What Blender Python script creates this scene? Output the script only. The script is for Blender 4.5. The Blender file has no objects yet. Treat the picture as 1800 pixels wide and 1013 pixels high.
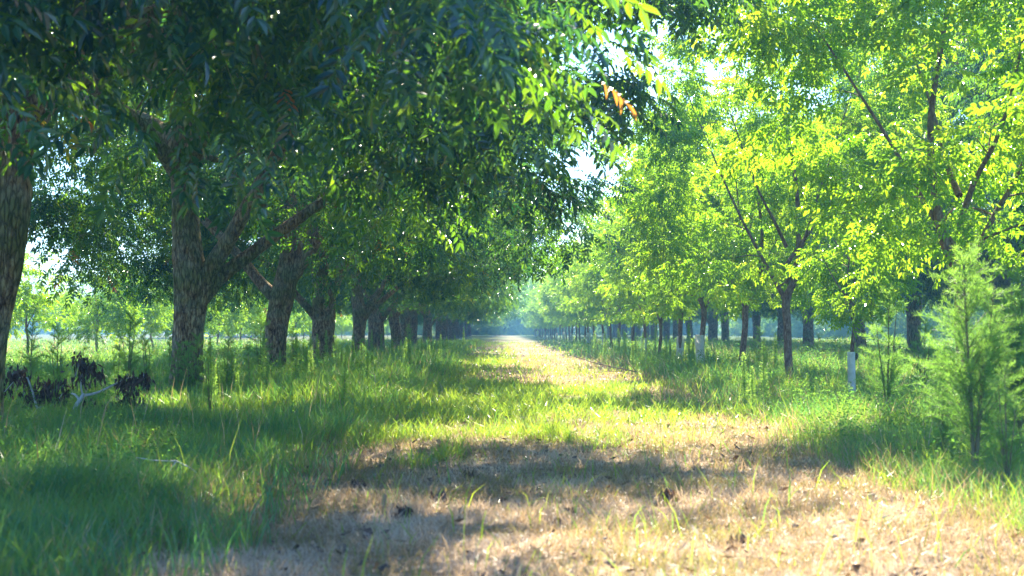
import bpy, math, random
import numpy as np
from mathutils import Vector, noise as mnoise

# ------------------------------------------------------------------ camera, sky, sun, exposure
S = bpy.context.scene
COL = S.collection
R = math.radians
SUN_EL, SUN_AZ = R(45), R(8)            # azimuth from +Y (path direction), negative = to the left
cd = bpy.data.cameras.new('camera'); cam = bpy.data.objects.new('camera', cd); COL.objects.link(cam)
cam.location = (0, 0, 1.25)
cam.rotation_euler = (R(90 + 1.65), 0, R(-0.46))
cd.lens = 50; cd.sensor_width = 36; cd.clip_start = 0.1; cd.clip_end = 3000
cd.dof.use_dof = True; cd.dof.focus_distance = 31; cd.dof.aperture_fstop = 2.8
S.camera = cam
w = bpy.data.worlds.new('World'); S.world = w; w.use_nodes = True
wn = w.node_tree
bg = wn.nodes['Background']
sky = wn.nodes.new('ShaderNodeTexSky'); sky.sky_type = 'NISHITA'; sky.sun_disc = False
sky.sun_elevation = SUN_EL; sky.sun_rotation = SUN_AZ
sky.air_density = 1.0; sky.dust_density = 0.6; sky.ozone_density = 5.0
tint = wn.nodes.new('ShaderNodeMixRGB'); tint.blend_type = 'MULTIPLY'; tint.inputs[0].default_value = 1
tint.inputs[2].default_value = (.76, .92, 1.12, 1)
wn.links.new(sky.outputs[0], tint.inputs[1]); wn.links.new(tint.outputs[0], bg.inputs[0]); bg.inputs[1].default_value = 0.1
sd = bpy.data.lights.new('sun', 'SUN'); sd.energy = 5.0; sd.angle = R(0.5); sd.color = (1.0, 0.91, 0.72)
so = bpy.data.objects.new('sun', sd); COL.objects.link(so)
sdir = Vector((math.sin(SUN_AZ) * math.cos(SUN_EL), math.cos(SUN_AZ) * math.cos(SUN_EL), math.sin(SUN_EL)))
so.rotation_euler = sdir.to_track_quat('Z', 'Y').to_euler()
S.view_settings.view_transform = 'Standard'; S.view_settings.look = 'None'
S.view_settings.exposure = 2.3; S.view_settings.gamma = 1.0
S.render.engine = 'CYCLES'
cy = S.cycles
cy.max_bounces = 6; cy.diffuse_bounces = 4; cy.glossy_bounces = 2; cy.transmission_bounces = 4
cy.volume_bounces = 0; cy.transparent_max_bounces = 4
cy.use_denoising = True
cy.sample_clamp_indirect = 6.0
cy.caustics_reflective = False; cy.caustics_refractive = False

# ------------------------------------------------------------------ helpers
def tag(o, label=None, cat=None, group=None, kind=None):
    if label: o['label'] = label
    if cat: o['category'] = cat
    if group: o['group'] = group
    if kind: o['kind'] = kind
    return o

def empty(name, loc, rz=0.0, s=1.0):
    o = bpy.data.objects.new(name, None); COL.objects.link(o)
    o.location = loc; o.rotation_euler = (0, 0, rz); o.scale = (s, s, s); o.empty_display_size = 0.2
    return o

def mesh_np(name, V, F, mat, attrs=None, smooth=False):
    """V (n,3) float, F (m,4) int quads"""
    V = np.ascontiguousarray(V, dtype=np.float32).reshape(-1, 3); F = np.ascontiguousarray(F, dtype=np.int32).reshape(-1, 4)
    me = bpy.data.meshes.new(name)
    me.vertices.add(len(V)); me.vertices.foreach_set('co', V.ravel())
    me.loops.add(F.size); me.loops.foreach_set('vertex_index', F.ravel())
    me.polygons.add(len(F)); me.polygons.foreach_set('loop_start', np.arange(0, F.size, 4, dtype=np.int32))
    me.update(calc_edges=True)
    me.polygons.foreach_set('use_smooth', np.full(len(F), smooth, dtype=bool))
    for k, a in (attrs or {}).items():
        at = me.attributes.new(k, 'FLOAT', 'POINT'); at.data.foreach_set('value', np.ascontiguousarray(a, dtype=np.float32))
    me.materials.append(mat)
    return me

def link(name, me, parent=None):
    o = bpy.data.objects.new(name, me); COL.objects.link(o)
    if parent is not None: o.parent = parent
    return o

def copy_tree(o, parent=None):
    c = o.copy(); COL.objects.link(c)
    if parent is not None: c.parent = parent
    for ch in [x for x in o.children]:
        copy_tree(ch, c)
    return c

def vnoise(x, y, s=1.0, seed=0):
    """value noise 0..1, vectorised"""
    x = np.asarray(x, dtype=np.float64) / s + 1000 + seed * 17.3; y = np.asarray(y, dtype=np.float64) / s + 1000 + seed * 9.1
    xi = np.floor(x); yi = np.floor(y); fx = x - xi; fy = y - yi
    fx = fx * fx * (3 - 2 * fx); fy = fy * fy * (3 - 2 * fy)
    def h(a, b):
        v = np.sin(a * 127.1 + b * 311.7 + seed * 74.7) * 43758.5453
        return v - np.floor(v)
    return (h(xi, yi) * (1 - fx) + h(xi + 1, yi) * fx) * (1 - fy) + (h(xi, yi + 1) * (1 - fx) + h(xi + 1, yi + 1) * fx) * fy

def fbm(x, y, s, seed=0, o=3):
    r = 0; a = 1; t = 0
    for i in range(o):
        r = r + a * vnoise(x, y, s, seed + i); t += a; a *= 0.5; s *= 0.48
    return r / t

def smooth(a, b, x):
    t = np.clip((x - a) / (b - a), 0, 1); return t * t * (3 - 2 * t)

def ground_z(x, y):
    x = np.asarray(x, float); y = np.asarray(y, float)
    z = (fbm(x, y, 2.6, 3) - 0.5) * 0.16 + (vnoise(x, y, 0.7, 11) - 0.5) * 0.05
    # low mounds on the dry track, right of centre
    for cx, cy_, r, h in ((1.6, 10.6, 0.9, 0.10), (-0.6, 9.3, 1.0, 0.07), (0.3, 7.9, 0.8, 0.06), (2.7, 8.2, 0.8, 0.06)):
        z = z + h * np.exp(-((x - cx) ** 2 + ((y - cy_) * 1.3) ** 2) / r ** 2)
    return z * np.exp(-(np.hypot(x, y) / 220) ** 2)

def path_f(x, y):
    """1 on the mown track, 0 beside it"""
    wob = (fbm(y, y * 0 + 3, 9.0, 5) - 0.5) * 1.0 + (fbm(x, y, 1.2, 8) - 0.5) * 0.9
    return smooth(-2.3, -1.1, x + wob) * (1 - smooth(3.1, 4.2, x + wob))

def dry_f(x, y):
    """1 straw, 0 green"""
    p = path_f(x, y)
    n = fbm(x, y * 0.8, 2.2, 21, 4)
    band = smooth(12.5, 20, y + (n - .5) * 9) * (1 - smooth(27, 34, y + (n - .5) * 8))
    n2 = fbm(x, y, 3.4, 27, 3)
    d = p * (1.10 - 0.85 * band * smooth(.36, .56, n2 + .26 * (1 - smooth(-.6, 2.0, x)) - .22))
    d = d * smooth(0.22, 0.52, n + 0.22 * (1 - band)) 
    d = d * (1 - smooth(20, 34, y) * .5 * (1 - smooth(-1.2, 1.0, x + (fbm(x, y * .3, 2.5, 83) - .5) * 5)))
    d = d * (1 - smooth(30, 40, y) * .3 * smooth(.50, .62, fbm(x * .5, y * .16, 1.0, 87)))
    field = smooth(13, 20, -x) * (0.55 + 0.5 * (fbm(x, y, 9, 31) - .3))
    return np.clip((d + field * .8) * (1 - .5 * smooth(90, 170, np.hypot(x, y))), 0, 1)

# ------------------------------------------------------------------ materials
def new_mat(name):
    m = bpy.data.materials.new(name); m.use_nodes = True
    nt = m.node_tree; nt.nodes.clear()
    out = nt.nodes.new('ShaderNodeOutputMaterial')
    return m, nt, out

def ramp(nt, stops, fac=None):
    r = nt.nodes.new('ShaderNodeValToRGB'); e = r.color_ramp.elements
    while len(e) < len(stops): e.new(0.5)
    for i, (p, c) in enumerate(stops):
        e[i].position = p; e[i].color = (*c, 1)
    if fac is not None: nt.links.new(fac, r.inputs[0])
    return r

def attr(nt, name):
    a = nt.nodes.new('ShaderNodeAttribute'); a.attribute_name = name; return a

def leaf_mat(name, stops, tstops, trans=0.5, rough=0.38, spec=0.5, attrname='rnd'):
    m, nt, out = new_mat(name); L = nt.links
    a = attr(nt, attrname)
    c1 = ramp(nt, stops, a.outputs['Fac']); c2 = ramp(nt, tstops, a.outputs['Fac'])
    pb = nt.nodes.new('ShaderNodeBsdfPrincipled'); pb.inputs['Roughness'].default_value = rough
    pb.inputs['Specular IOR Level'].default_value = spec
    L.new(c1.outputs[0], pb.inputs['Base Color'])
    tr = nt.nodes.new('ShaderNodeBsdfTranslucent'); L.new(c2.outputs[0], tr.inputs[0])
    mx = nt.nodes.new('ShaderNodeMixShader'); mx.inputs[0].default_value = trans
    L.new(pb.outputs[0], mx.inputs[1]); L.new(tr.outputs[0], mx.inputs[2]); L.new(mx.outputs[0], out.inputs[0])
    return m

M = {}
M['pecan_leaf'] = leaf_mat('mature pecan leaf',
    [(0, (.004, .036, .058)), (.5, (.010, .062, .052)), (.93, (.06, .13, .02)), (.965, (.28, .26, .03)), (.985, (.45, .17, .03))],
    [(0, (.05, .22, .05)), (.45, (.22, .50, .015)), (.7, (.38, .66, .02)), (.93, (.36, .66, .02)), (.965, (.7, .65, .05)), (.985, (.8, .3, .05))], 0.36, 0.24, .9)
M['young_leaf'] = leaf_mat('young pecan leaf',
    [(0, (.045, .12, .02)), (.6, (.075, .17, .02)), (1, (.14, .22, .025))],
    [(0, (.30, .62, .02)), (.6, (.52, .84, .02)), (1, (.80, .95, .04))], 0.47, 0.22, .7)
M['grass'] = leaf_mat('grass blade',
    [(0, (.025, .13, .085)), (.3, (.11, .20, .02)), (.5, (.13, .10, .04)), (.7, (.34, .23, .12)), (1, (.62, .49, .36))],
    [(0, (.13, .44, .08)), (.3, (.52, .70, .03)), (.5, (.34, .26, .10)), (.7, (.50, .32, .14)), (1, (.62, .46, .28))], 0.45, 0.4)
M['weed'] = leaf_mat('fennel weed', [(0, (.04, .14, .04)), (1, (.09, .22, .05))], [(0, (.22, .52, .05)), (1, (.46, .74, .10))], 0.5, 0.5)
M['spike'] = leaf_mat('horseweed leaf', [(0, (.07, .16, .03)), (1, (.14, .24, .05))], [(0, (.42, .75, .08)), (1, (.65, .9, .16))], 0.5, 0.5)
M['herb'] = leaf_mat('broad weed leaf', [(0, (.035, .12, .035)), (1, (.09, .19, .04))], [(0, (.16, .46, .05)), (1, (.36, .62, .07))], 0.42, 0.85, .2)
M['dead'] = leaf_mat('withered leaf', [(0, (.028, .020, .013)), (1, (.11, .065, .036))], [(0, (.03, .015, .01)), (1, (.10, .04, .02))], 0.2, 0.5)

def bark_mat(name, dark, mid, light, scale=1.0, bump=0.6, lichen=0.35, crack=.55):
    m, nt, out = new_mat(name); L = nt.links
    tc = nt.nodes.new('ShaderNodeTexCoord')
    def mapped(s):
        mp = nt.nodes.new('ShaderNodeMapping'); mp.inputs['Scale'].default_value = s; L.new(tc.outputs['Object'], mp.inputs[0]); return mp.outputs[0]
    def noise(s, det, rough, vec):
        n = nt.nodes.new('ShaderNodeTexNoise'); n.inputs['Scale'].default_value = s; n.inputs['Detail'].default_value = det
        n.inputs['Roughness'].default_value = rough; L.new(vec, n.inputs[0]); return n.outputs[0]
    n1 = noise(1.0, 8, .7, mapped((16 * scale, 16 * scale, 6 * scale)))
    # plates: voronoi cells stretched upwards, warped by noise
    mpv = mapped((15 * scale, 15 * scale, 3.4 * scale)); wn_ = nt.nodes.new('ShaderNodeTexNoise'); wn_.inputs['Scale'].default_value = 1.4; L.new(mpv, wn_.inputs[0])
    va = nt.nodes.new('ShaderNodeVectorMath'); va.operation = 'MULTIPLY_ADD'; va.inputs[1].default_value = (.9, .9, .9); L.new(wn_.outputs['Color'], va.inputs[0]); L.new(mpv, va.inputs[2])
    vo = nt.nodes.new('ShaderNodeTexVoronoi'); vo.feature = 'DISTANCE_TO_EDGE'; vo.inputs['Scale'].default_value = 1.2; L.new(va.outputs[0], vo.inputs[0])
    ve = ramp(nt, [(0, (0, 0, 0)), (.16, (1, 1, 1))], vo.outputs['Distance'])
    cr = ramp(nt, [(.36, dark), (.5, mid), (.64, light)], n1)
    lr = ramp(nt, [(.50, (0, 0, 0)), (.60, (1, 1, 1))], noise(2.1, 5, .6, tc.outputs['Object']))
    lr2 = ramp(nt, [(.46, (0, 0, 0)), (.60, (1, 1, 1))], noise(1.1, 3, .6, tc.outputs['Object']))
    def mix(f, a, b, mul=None, mode='MIX'):
        mx = nt.nodes.new('ShaderNodeMixRGB'); mx.blend_type = mode
        if mul is not None:
            mm = nt.nodes.new('ShaderNodeMath'); mm.operation = 'MULTIPLY'; mm.inputs[1].default_value = mul; L.new(f, mm.inputs[0]); f = mm.outputs[0]
            L.new(f, mx.inputs[0])
        else: mx.inputs[0].default_value = f
        L.new(a, mx.inputs[1])
        if isinstance(b, tuple): mx.inputs[2].default_value = (*b, 1)
        else: L.new(b, mx.inputs[2])
        return mx.outputs[0]
    c = mix(lr.outputs[0], cr.outputs[0], (.40, .41, .31), lichen)
    c = mix(lr2.outputs[0], c, (.13, .18, .04), lichen * 1.3)
    c = mix(crack, c, ve.outputs[0], None, 'MULTIPLY')
    pb = nt.nodes.new('ShaderNodeBsdfPrincipled'); pb.inputs['Roughness'].default_value = 0.9
    pb.inputs['Specular IOR Level'].default_value = 0.2; L.new(c, pb.inputs['Base Color'])
    ad = nt.nodes.new('ShaderNodeMath'); ad.operation = 'MULTIPLY_ADD'; ad.inputs[1].default_value = 0.8
    L.new(ve.outputs[0], ad.inputs[0]); L.new(n1, ad.inputs[2])
    bp = nt.nodes.new('ShaderNodeBump'); bp.inputs['Strength'].default_value = bump; bp.inputs['Distance'].default_value = 0.04
    L.new(ad.outputs[0], bp.inputs['Height']); L.new(bp.outputs[0], pb.inputs['Normal'])
    L.new(pb.outputs[0], out.inputs[0])
    return m
M['bark'] = bark_mat('mature bark', (.09, .045, .02), (.36, .225, .11), (.60, .46, .28), 1.0, .9, .5)
M['young_bark'] = bark_mat('young bark', (.12, .06, .045), (.26, .15, .115), (.40, .29, .23), 1.6, 0.4, 0.15, .3)
M['pale_wood'] = bark_mat('pale dead stem', (.35, .36, .38), (.5, .52, .54), (.62, .64, .66), 1.5, 0.3, 0, .15)
M['stick'] = bark_mat('dead stick', (.07, .05, .04), (.14, .10, .08), (.24, .19, .16), 2, 0.4, 0.1, .3)

def plain(name, c, rough=0.6, trans=0.0):
    m, nt, out = new_mat(name); L = nt.links
    n = nt.nodes.new('ShaderNodeTexNoise'); n.inputs['Scale'].default_value = 9; n.inputs['Detail'].default_value = 5
    tc = nt.nodes.new('ShaderNodeTexCoord'); L.new(tc.outputs['Object'], n.inputs[0])
    cr = ramp(nt, [(.3, tuple(v * .72 for v in c)), (.65, c)], n.outputs[0])
    pb = nt.nodes.new('ShaderNodeBsdfPrincipled'); pb.inputs['Roughness'].default_value = rough
    L.new(cr.outputs[0], pb.inputs['Base Color'])
    if trans:
        tr = nt.nodes.new('ShaderNodeBsdfTranslucent'); L.new(cr.outputs[0], tr.inputs[0])
        mx = nt.nodes.new('ShaderNodeMixShader'); mx.inputs[0].default_value = trans
        L.new(pb.outputs[0], mx.inputs[1]); L.new(tr.outputs[0], mx.inputs[2]); L.new(mx.outputs[0], out.inputs[0])
    else: L.new(pb.outputs[0], out.inputs[0])
    return m
M['guard'] = plain('white plastic guard', (.82, .84, .84), 0.45, 0.25)
M['blackclip'] = plain('black clip', (.02, .02, .02), 0.5)
M['weed_stem'] = plain('weed stem', (.16, .15, .06), 0.7)
M['red_stem'] = plain('reddish dry stem', (.24, .12, .08), 0.7)

def ground_mat():
    m, nt, out = new_mat('ground'); L = nt.links
    tc = nt.nodes.new('ShaderNodeTexCoord')
    a = attr(nt, 'dry')
    n = nt.nodes.new('ShaderNodeTexNoise'); n.inputs['Scale'].default_value = 7; n.inputs['Detail'].default_value = 8; n.inputs['Roughness'].default_value = .7
    L.new(tc.outputs['Object'], n.inputs[0])
    n2 = nt.nodes.new('ShaderNodeTexNoise'); n2.inputs['Scale'].default_value = 1.3; n2.inputs['Detail'].default_value = 5
    L.new(tc.outputs['Object'], n2.inputs[0])
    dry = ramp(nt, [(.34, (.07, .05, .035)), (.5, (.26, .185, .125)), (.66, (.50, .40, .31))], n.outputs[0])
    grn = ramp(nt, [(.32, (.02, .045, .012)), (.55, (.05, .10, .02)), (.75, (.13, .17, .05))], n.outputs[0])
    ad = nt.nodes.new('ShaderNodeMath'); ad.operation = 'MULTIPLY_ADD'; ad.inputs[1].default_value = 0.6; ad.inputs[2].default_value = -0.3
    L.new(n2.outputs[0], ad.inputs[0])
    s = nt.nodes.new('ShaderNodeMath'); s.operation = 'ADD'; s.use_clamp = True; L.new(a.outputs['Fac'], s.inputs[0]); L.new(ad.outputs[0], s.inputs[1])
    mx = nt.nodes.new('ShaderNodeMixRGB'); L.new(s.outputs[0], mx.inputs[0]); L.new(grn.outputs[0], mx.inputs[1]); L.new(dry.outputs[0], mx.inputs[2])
    pb = nt.nodes.new('ShaderNodeBsdfPrincipled'); pb.inputs['Roughness'].default_value = .95; pb.inputs['Specular IOR Level'].default_value = .1
    bp = nt.nodes.new('ShaderNodeBump'); bp.inputs['Strength'].default_value = .7; bp.inputs['Distance'].default_value = .03
    L.new(n.outputs[0], bp.inputs['Height']); L.new(bp.outputs[0], pb.inputs['Normal'])
    L.new(mx.outputs[0], pb.inputs['Base Color']); L.new(pb.outputs[0], out.inputs[0])
    return m
M['ground'] = ground_mat()

# ------------------------------------------------------------------ ground sheet
def axis(lim, fine, step, grow):
    v = [0.0]; s = step
    while v[-1] < lim:
        if v[-1] > fine: s *= grow
        v.append(v[-1] + s)
    v = np.array(v); v[-1] = lim
    return v
ax = axis(640, 9, 0.14, 1.09); gx = np.concatenate([-ax[:0:-1], ax])
ay = axis(640, 26, 0.14, 1.07); ayn = axis(640, 2, 0.5, 1.25); gy = np.concatenate([-ayn[:0:-1], ay])
X, Y = np.meshgrid(gx, gy); Z = ground_z(X, Y)
nx, ny = len(gx), len(gy)
idx = np.arange(nx * ny).reshape(ny, nx)
F = np.stack([idx[:-1, :-1], idx[:-1, 1:], idx[1:, 1:], idx[1:, :-1]], -1)
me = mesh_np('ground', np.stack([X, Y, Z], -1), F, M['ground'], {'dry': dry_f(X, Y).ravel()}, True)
tag(link('ground', me), kind='structure')

# ------------------------------------------------------------------ grass
def blades(rng, x, y, h, wd, lean, tint, name, label, curl=0.5):
    n = len(x); z = ground_z(x, y) - 0.01
    a = rng.uniform(0, 2 * np.pi, n); la = rng.uniform(0, 2 * np.pi, n)
    side = np.stack([np.cos(a), np.sin(a), np.zeros(n)], -1) * (wd * 0.5)[:, None]
    ld = np.stack([np.cos(la), np.sin(la), np.zeros(n)], -1)
    base = np.stack([x, y, z], -1)
    up = np.array([0, 0, 1.0])
    l = lean[:, None]; hh = h[:, None]
    d1 = up * np.cos(l) + ld * np.sin(l); l2 = np.minimum(l + curl * (0.4 + rng.uniform(0, 1.0, (n, 1))), 1.75)
    d2 = up * np.cos(l2) + ld * np.sin(l2)
    m_ = base + d1 * hh * 0.55; t = m_ + d2 * hh * 0.45
    V = np.stack([base - side, base + side, m_ - side * .8, m_ + side * .8, t - side * .12, t + side * .12], 1)
    b = (np.arange(n) * 6)[:, None]
    F = np.concatenate([b + np.array([[0, 1, 3, 2]]), b + np.array([[2, 3, 5, 4]])], 1).reshape(-1, 4)
    me = mesh_np(name, V, F, M['grass'], {'rnd': np.repeat(tint, 6)})
    return tag(link(name, me), label, 'grass', kind='stuff')

def scatter(rng, y0, y1, dens, k=0.44, m=2.5):
    area = k * (y1 ** 2 - y0 ** 2) + 2 * m * (y1 - y0); n = int(area * dens)
    yy = rng.uniform(y0, y1, n * 2); keep = rng.uniform(0, 1, n * 2) < (k * yy + m) / (k * y1 + m); yy = yy[keep]
    if len(yy) > n: yy = yy[:n]
    xx = rng.uniform(-1, 1, len(yy)) * (k * yy + m)
    return xx, yy

def make_grass(rng):
    P = {k: [] for k in ('x', 'y', 'h', 'w', 'l', 't')}; T = {k: [] for k in P}
    for (y0, y1, dens, ws) in ((4.5, 11, 3600, 1.0), (11, 18, 1900, 1.4), (18, 32, 680, 2.3), (32, 60, 170, 4.0), (60, 130, 22, 7.5)):
        x, y = scatter(rng, y0, y1, dens)
        p = path_f(x, y); d = dry_f(x, y); n = len(x)
        tuft = fbm(x, y, 0.35, 41, 2); big = fbm(x, y, 1.6, 47, 3)
        on = rng.uniform(0, 1, n) < p
        # mown track: matted straw plus short green
        isdry = rng.uniform(0, 1, n) < d * (0.985 - .06 * smooth(13, 17, y))
        far = min(1.0, y0 / 40)
        h = np.where(isdry, rng.uniform(.03, .13, n) * (.5 + 1.0 * tuft), rng.uniform(.05, .17, n) * (0.25 + 1.7 * smooth(.3, .75, tuft))) * (1 + .25 * far)
        tint = np.where(isdry, np.clip(rng.uniform(.5, 1, n) + .9 * (fbm(x, y, .55, 77, 2) - .5), .46, 1), np.clip(rng.normal(.27, .09, n), 0, .42))
        lean = np.where(isdry, rng.uniform(.2, 1.5, n), rng.uniform(.1, .8, n))
        wd = np.where(isdry, rng.uniform(.0025, .0065, n), rng.uniform(.004, .008, n)) * ws
        for k, v in zip(P, (x, y, h, wd, lean, tint)): P[k].append(v[on])
        # beside the track: tall
        of = ~on
        keep = of & (rng.uniform(0, 1, n) < 0.2 + 1.1 * smooth(.25, .7, tuft))
        h = rng.uniform(.12, .36, n) * (0.4 + 1.3 * big) * (1 + .45 * smooth(15, 32, y)) * (0.6 + .4 * (1 - p))
        isd = rng.uniform(0, 1, n) < 0.05 + 0.7 * d ** 1.5 + .16 * smooth(2.5, 4, x) * (fbm(x, y, 1.1, 71) > .5)
        tint = np.where(isd, rng.uniform(.45, .95, n), np.clip(rng.normal(.13, .06, n) + .35 * (fbm(x, y, .9, 73) - .5), 0, .42))
        lean = rng.uniform(.05, .8, n); wd = rng.uniform(.003, .007, n) * ws
        for k, v in zip(T, (x, y, h, wd, lean, tint)): T[k].append(v[keep])
    for D, nm, lb in ((P, 'mown_grass', 'short matted straw and green grass on the mown track between the tree rows'),
                      (T, 'tall_grass', 'taller green unmown grass under the trees on both sides of the track')):
        D = {k: np.concatenate(v) for k, v in D.items()}
        blades(rng, D['x'], D['y'], D['h'], D['w'], D['l'], D['t'], nm, lb)
    # coarse broad blades sticking up in the foreground
    n = 2260
    x = np.concatenate([rng.uniform(-4.4, -1.3, 2000), rng.uniform(-1, 4, 90), rng.uniform(3.2, 5.5, 170)])
    y = np.concatenate([rng.uniform(5.6, 13, 2000), rng.uniform(5.6, 17, 90), rng.uniform(7, 16, 170)])
    h = rng.uniform(.14, .38, n); wd = rng.uniform(.006, .013, n)
    blades(rng, x, y, h, wd, rng.uniform(.05, .6, n), np.where(x < -1, rng.uniform(0, .2, n), rng.uniform(.08, .36, n)), 'coarse_grass', 'broad upright grass blades scattered through the foreground', .35)
def seed_stalks(rng):
    n = 5200; x = np.where(rng.uniform(0, 1, n) < .5, rng.uniform(-13, -1.8, n), rng.uniform(3.4, 13, n)); y = 9 + 60 * rng.uniform(0, 1, n) ** 1.3
    k = (fbm(x, y, 2.2, 91) > .46) & (abs(x) < .44 * y + 2); x, y = x[k], y[k]; n = len(x)
    blades(rng, x, y, rng.uniform(.3, .75, n), rng.uniform(.004, .008, n) * (1 + y / 30), rng.uniform(.02, .35, n), np.where(rng.uniform(0, 1, n) < .5, rng.uniform(.6, 1, n), rng.uniform(.2, .4, n)),
           'seed_stalks', 'tall thin dry and green seed stalks standing above the verge grass', .25)
rng = np.random.default_rng(7)
make_grass(rng); seed_stalks(rng)

def litter(rng):
    n = 5200; x = rng.uniform(-4, 4.5, n); y = 5 + 33 * rng.uniform(0, 1, n) ** 1.6; z = ground_z(x, y) + rng.uniform(.012, .05, n)
    a = rng.uniform(0, 6.28, n); l = rng.uniform(.015, .045, n)[:, None]; p = np.stack([x, y, z], -1)
    d = np.stack([np.cos(a), np.sin(a), rng.normal(0, .3, n)], -1); s = np.stack([-np.sin(a), np.cos(a), rng.normal(0, .6, n)], -1)
    V = np.stack([p, p + d * l + s * l * .42, p + d * l * 2.1 + [0, 0, .006], p + d * l - s * l * .42], 1)
    me = mesh_np('leaf_litter', V, np.arange(n * 4).reshape(-1, 4), M['litter'], {'rnd': np.repeat(rng.uniform(0, 1, n), 4)})
    tag(link('leaf_litter', me), 'small brown fallen leaflets strewn over the track', 'leaf litter', kind='stuff')
M['litter'] = leaf_mat('fallen leaf', [(0, (.03, .02, .015)), (.6, (.12, .07, .04)), (1, (.38, .24, .12))], [(0, (.02, .01, .01)), (.6, (.10, .05, .02)), (1, (.3, .15, .05))], .2, .6)
litter(rng)

# low broad-leaved weeds
def ground_weeds(rng):
    xs, ys = [], []
    for (y0, y1, dens) in ((9, 20, 12), (20, 45, 6), (45, 90, 1.2)):
        x, y = scatter(rng, y0, y1, dens)
        k = (path_f(x, y) < .3) & (fbm(x, y, 3.0, 61) > np.where(x > 2.5, .42, .49)); xs.append(x[k]); ys.append(y[k])
    x = np.concatenate(xs); y = np.concatenate(ys); n = len(x); L = 60
    hh = rng.uniform(.12, .5, n) * (1 + y / 80)
    px = np.repeat(x, L) + rng.normal(0, .09, n * L); py = np.repeat(y, L) + rng.normal(0, .09, n * L)
    pz = ground_z(np.repeat(x, L), np.repeat(y, L)) + rng.uniform(.02, 1, n * L) * np.repeat(hh, L)
    s = rng.uniform(.008, .019, n * L) * (1 + py / 45)
    rv = rng.normal(0, 1, (n * L, 3)); rv[:, 2] *= .4; rv /= np.linalg.norm(rv, axis=1)[:, None]
    up = np.array([0, 0, 1.0]) + rng.normal(0, .5, (n * L, 3)); sd_ = np.cross(rv, up); sd_ /= np.linalg.norm(sd_, axis=1)[:, None]
    p0 = np.stack([px, py, pz], -1); s = s[:, None]
    V = np.stack([p0, p0 + rv * s * .9 + sd_ * s * .42, p0 + rv * s * 2, p0 + rv * s * .9 - sd_ * s * .42], 1)
    F = np.arange(n * L * 4).reshape(-1, 4)
    me = mesh_np('weed_undergrowth', V, F, M['herb'], {'rnd': np.repeat(rng.uniform(0, 1, n * L), 4)})
    tag(link('weed_undergrowth', me), 'low broad-leaved weeds growing among the tall grass beside the track', 'weeds', kind='stuff')
ground_weeds(rng)

# ------------------------------------------------------------------ tubes
def tube(pts, rad, sides=6, wob=0.0, rng=None, cap=True):
    pts = np.asarray(pts, float); rad = np.asarray(rad, float); n = len(pts)
    T = np.gradient(pts, axis=0); T /= (np.linalg.norm(T, axis=1)[:, None] + 1e-9)
    ref = np.array([1.0, 0, 0]) if abs(T[0][0]) < .8 else np.array([0, 1.0, 0])
    u = ref - T[0] * ref.dot(T[0]); u /= np.linalg.norm(u); V = []
    ang = np.arange(sides) / sides * 2 * np.pi
    for i in range(n):
        u = u - T[i] * u.dot(T[i]); u /= np.linalg.norm(u); v = np.cross(T[i], u)
        r = np.full(sides, rad[i])
        if wob:
            hgt = pts[i][2]
            r = r * (1 + wob * (0.6 * np.sin(ang * 3 + hgt * 1.3 + 1) + 0.5 * np.sin(ang * 5 - hgt * 2.1) + .5 * np.sin(ang * 2 + hgt * .7)
                     + 0.5 * np.sin(ang * 9 + hgt * 3.0) * .5 + rng.normal(0, .35, sides)))
        V.append(pts[i] + (np.cos(ang) * r)[:, None] * u + (np.sin(ang) * r)[:, None] * v)
    V = np.concatenate(V); b = np.arange(sides); F = []
    for i in range(n - 1):
        a0 = i * sides
        F.append(np.stack([a0 + b, a0 + (b + 1) % sides, a0 + sides + (b + 1) % sides, a0 + sides + b], -1))
    F = np.concatenate(F)
    if cap:
        V = np.concatenate([V, pts[-1:] + T[-1] * rad[-1] * .4]); c = len(V) - 1; a0 = (n - 1) * sides
        e = b[::2]; F = np.concatenate([F, np.stack([a0 + e, a0 + (e + 1) % sides, a0 + (e + 2) % sides, np.full(len(e), c)], -1)])
    return V, F

def join(parts):
    Vs, Fs, o = [], [], 0
    for V, F in parts:
        Vs.append(V); Fs.append(F + o); o += len(V)
    return np.concatenate(Vs), np.concatenate(Fs)

def resample(pts, rad, step):
    pts = np.asarray(pts, float); rad = np.asarray(rad, float)
    # smooth by Catmull-Rom
    P = np.concatenate([[2 * pts[0] - pts[1]], pts, [2 * pts[-1] - pts[-2]]]); out = []; ro = []
    for i in range(len(pts) - 1):
        p0, p1, p2, p3 = P[i:i + 4]; m = max(2, int(np.linalg.norm(p2 - p1) / step))
        for k in range(m):
            t = k / m
            out.append(.5 * (2 * p1 + (p2 - p0) * t + (2 * p0 - 5 * p1 + 4 * p2 - p3) * t * t + (3 * p1 - p0 - 3 * p2 + p3) * t ** 3))
            ro.append(rad[i] * (1 - t) + rad[i + 1] * t)
    out.append(pts[-1]); ro.append(rad[-1])
    return np.array(out), np.array(ro)

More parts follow.
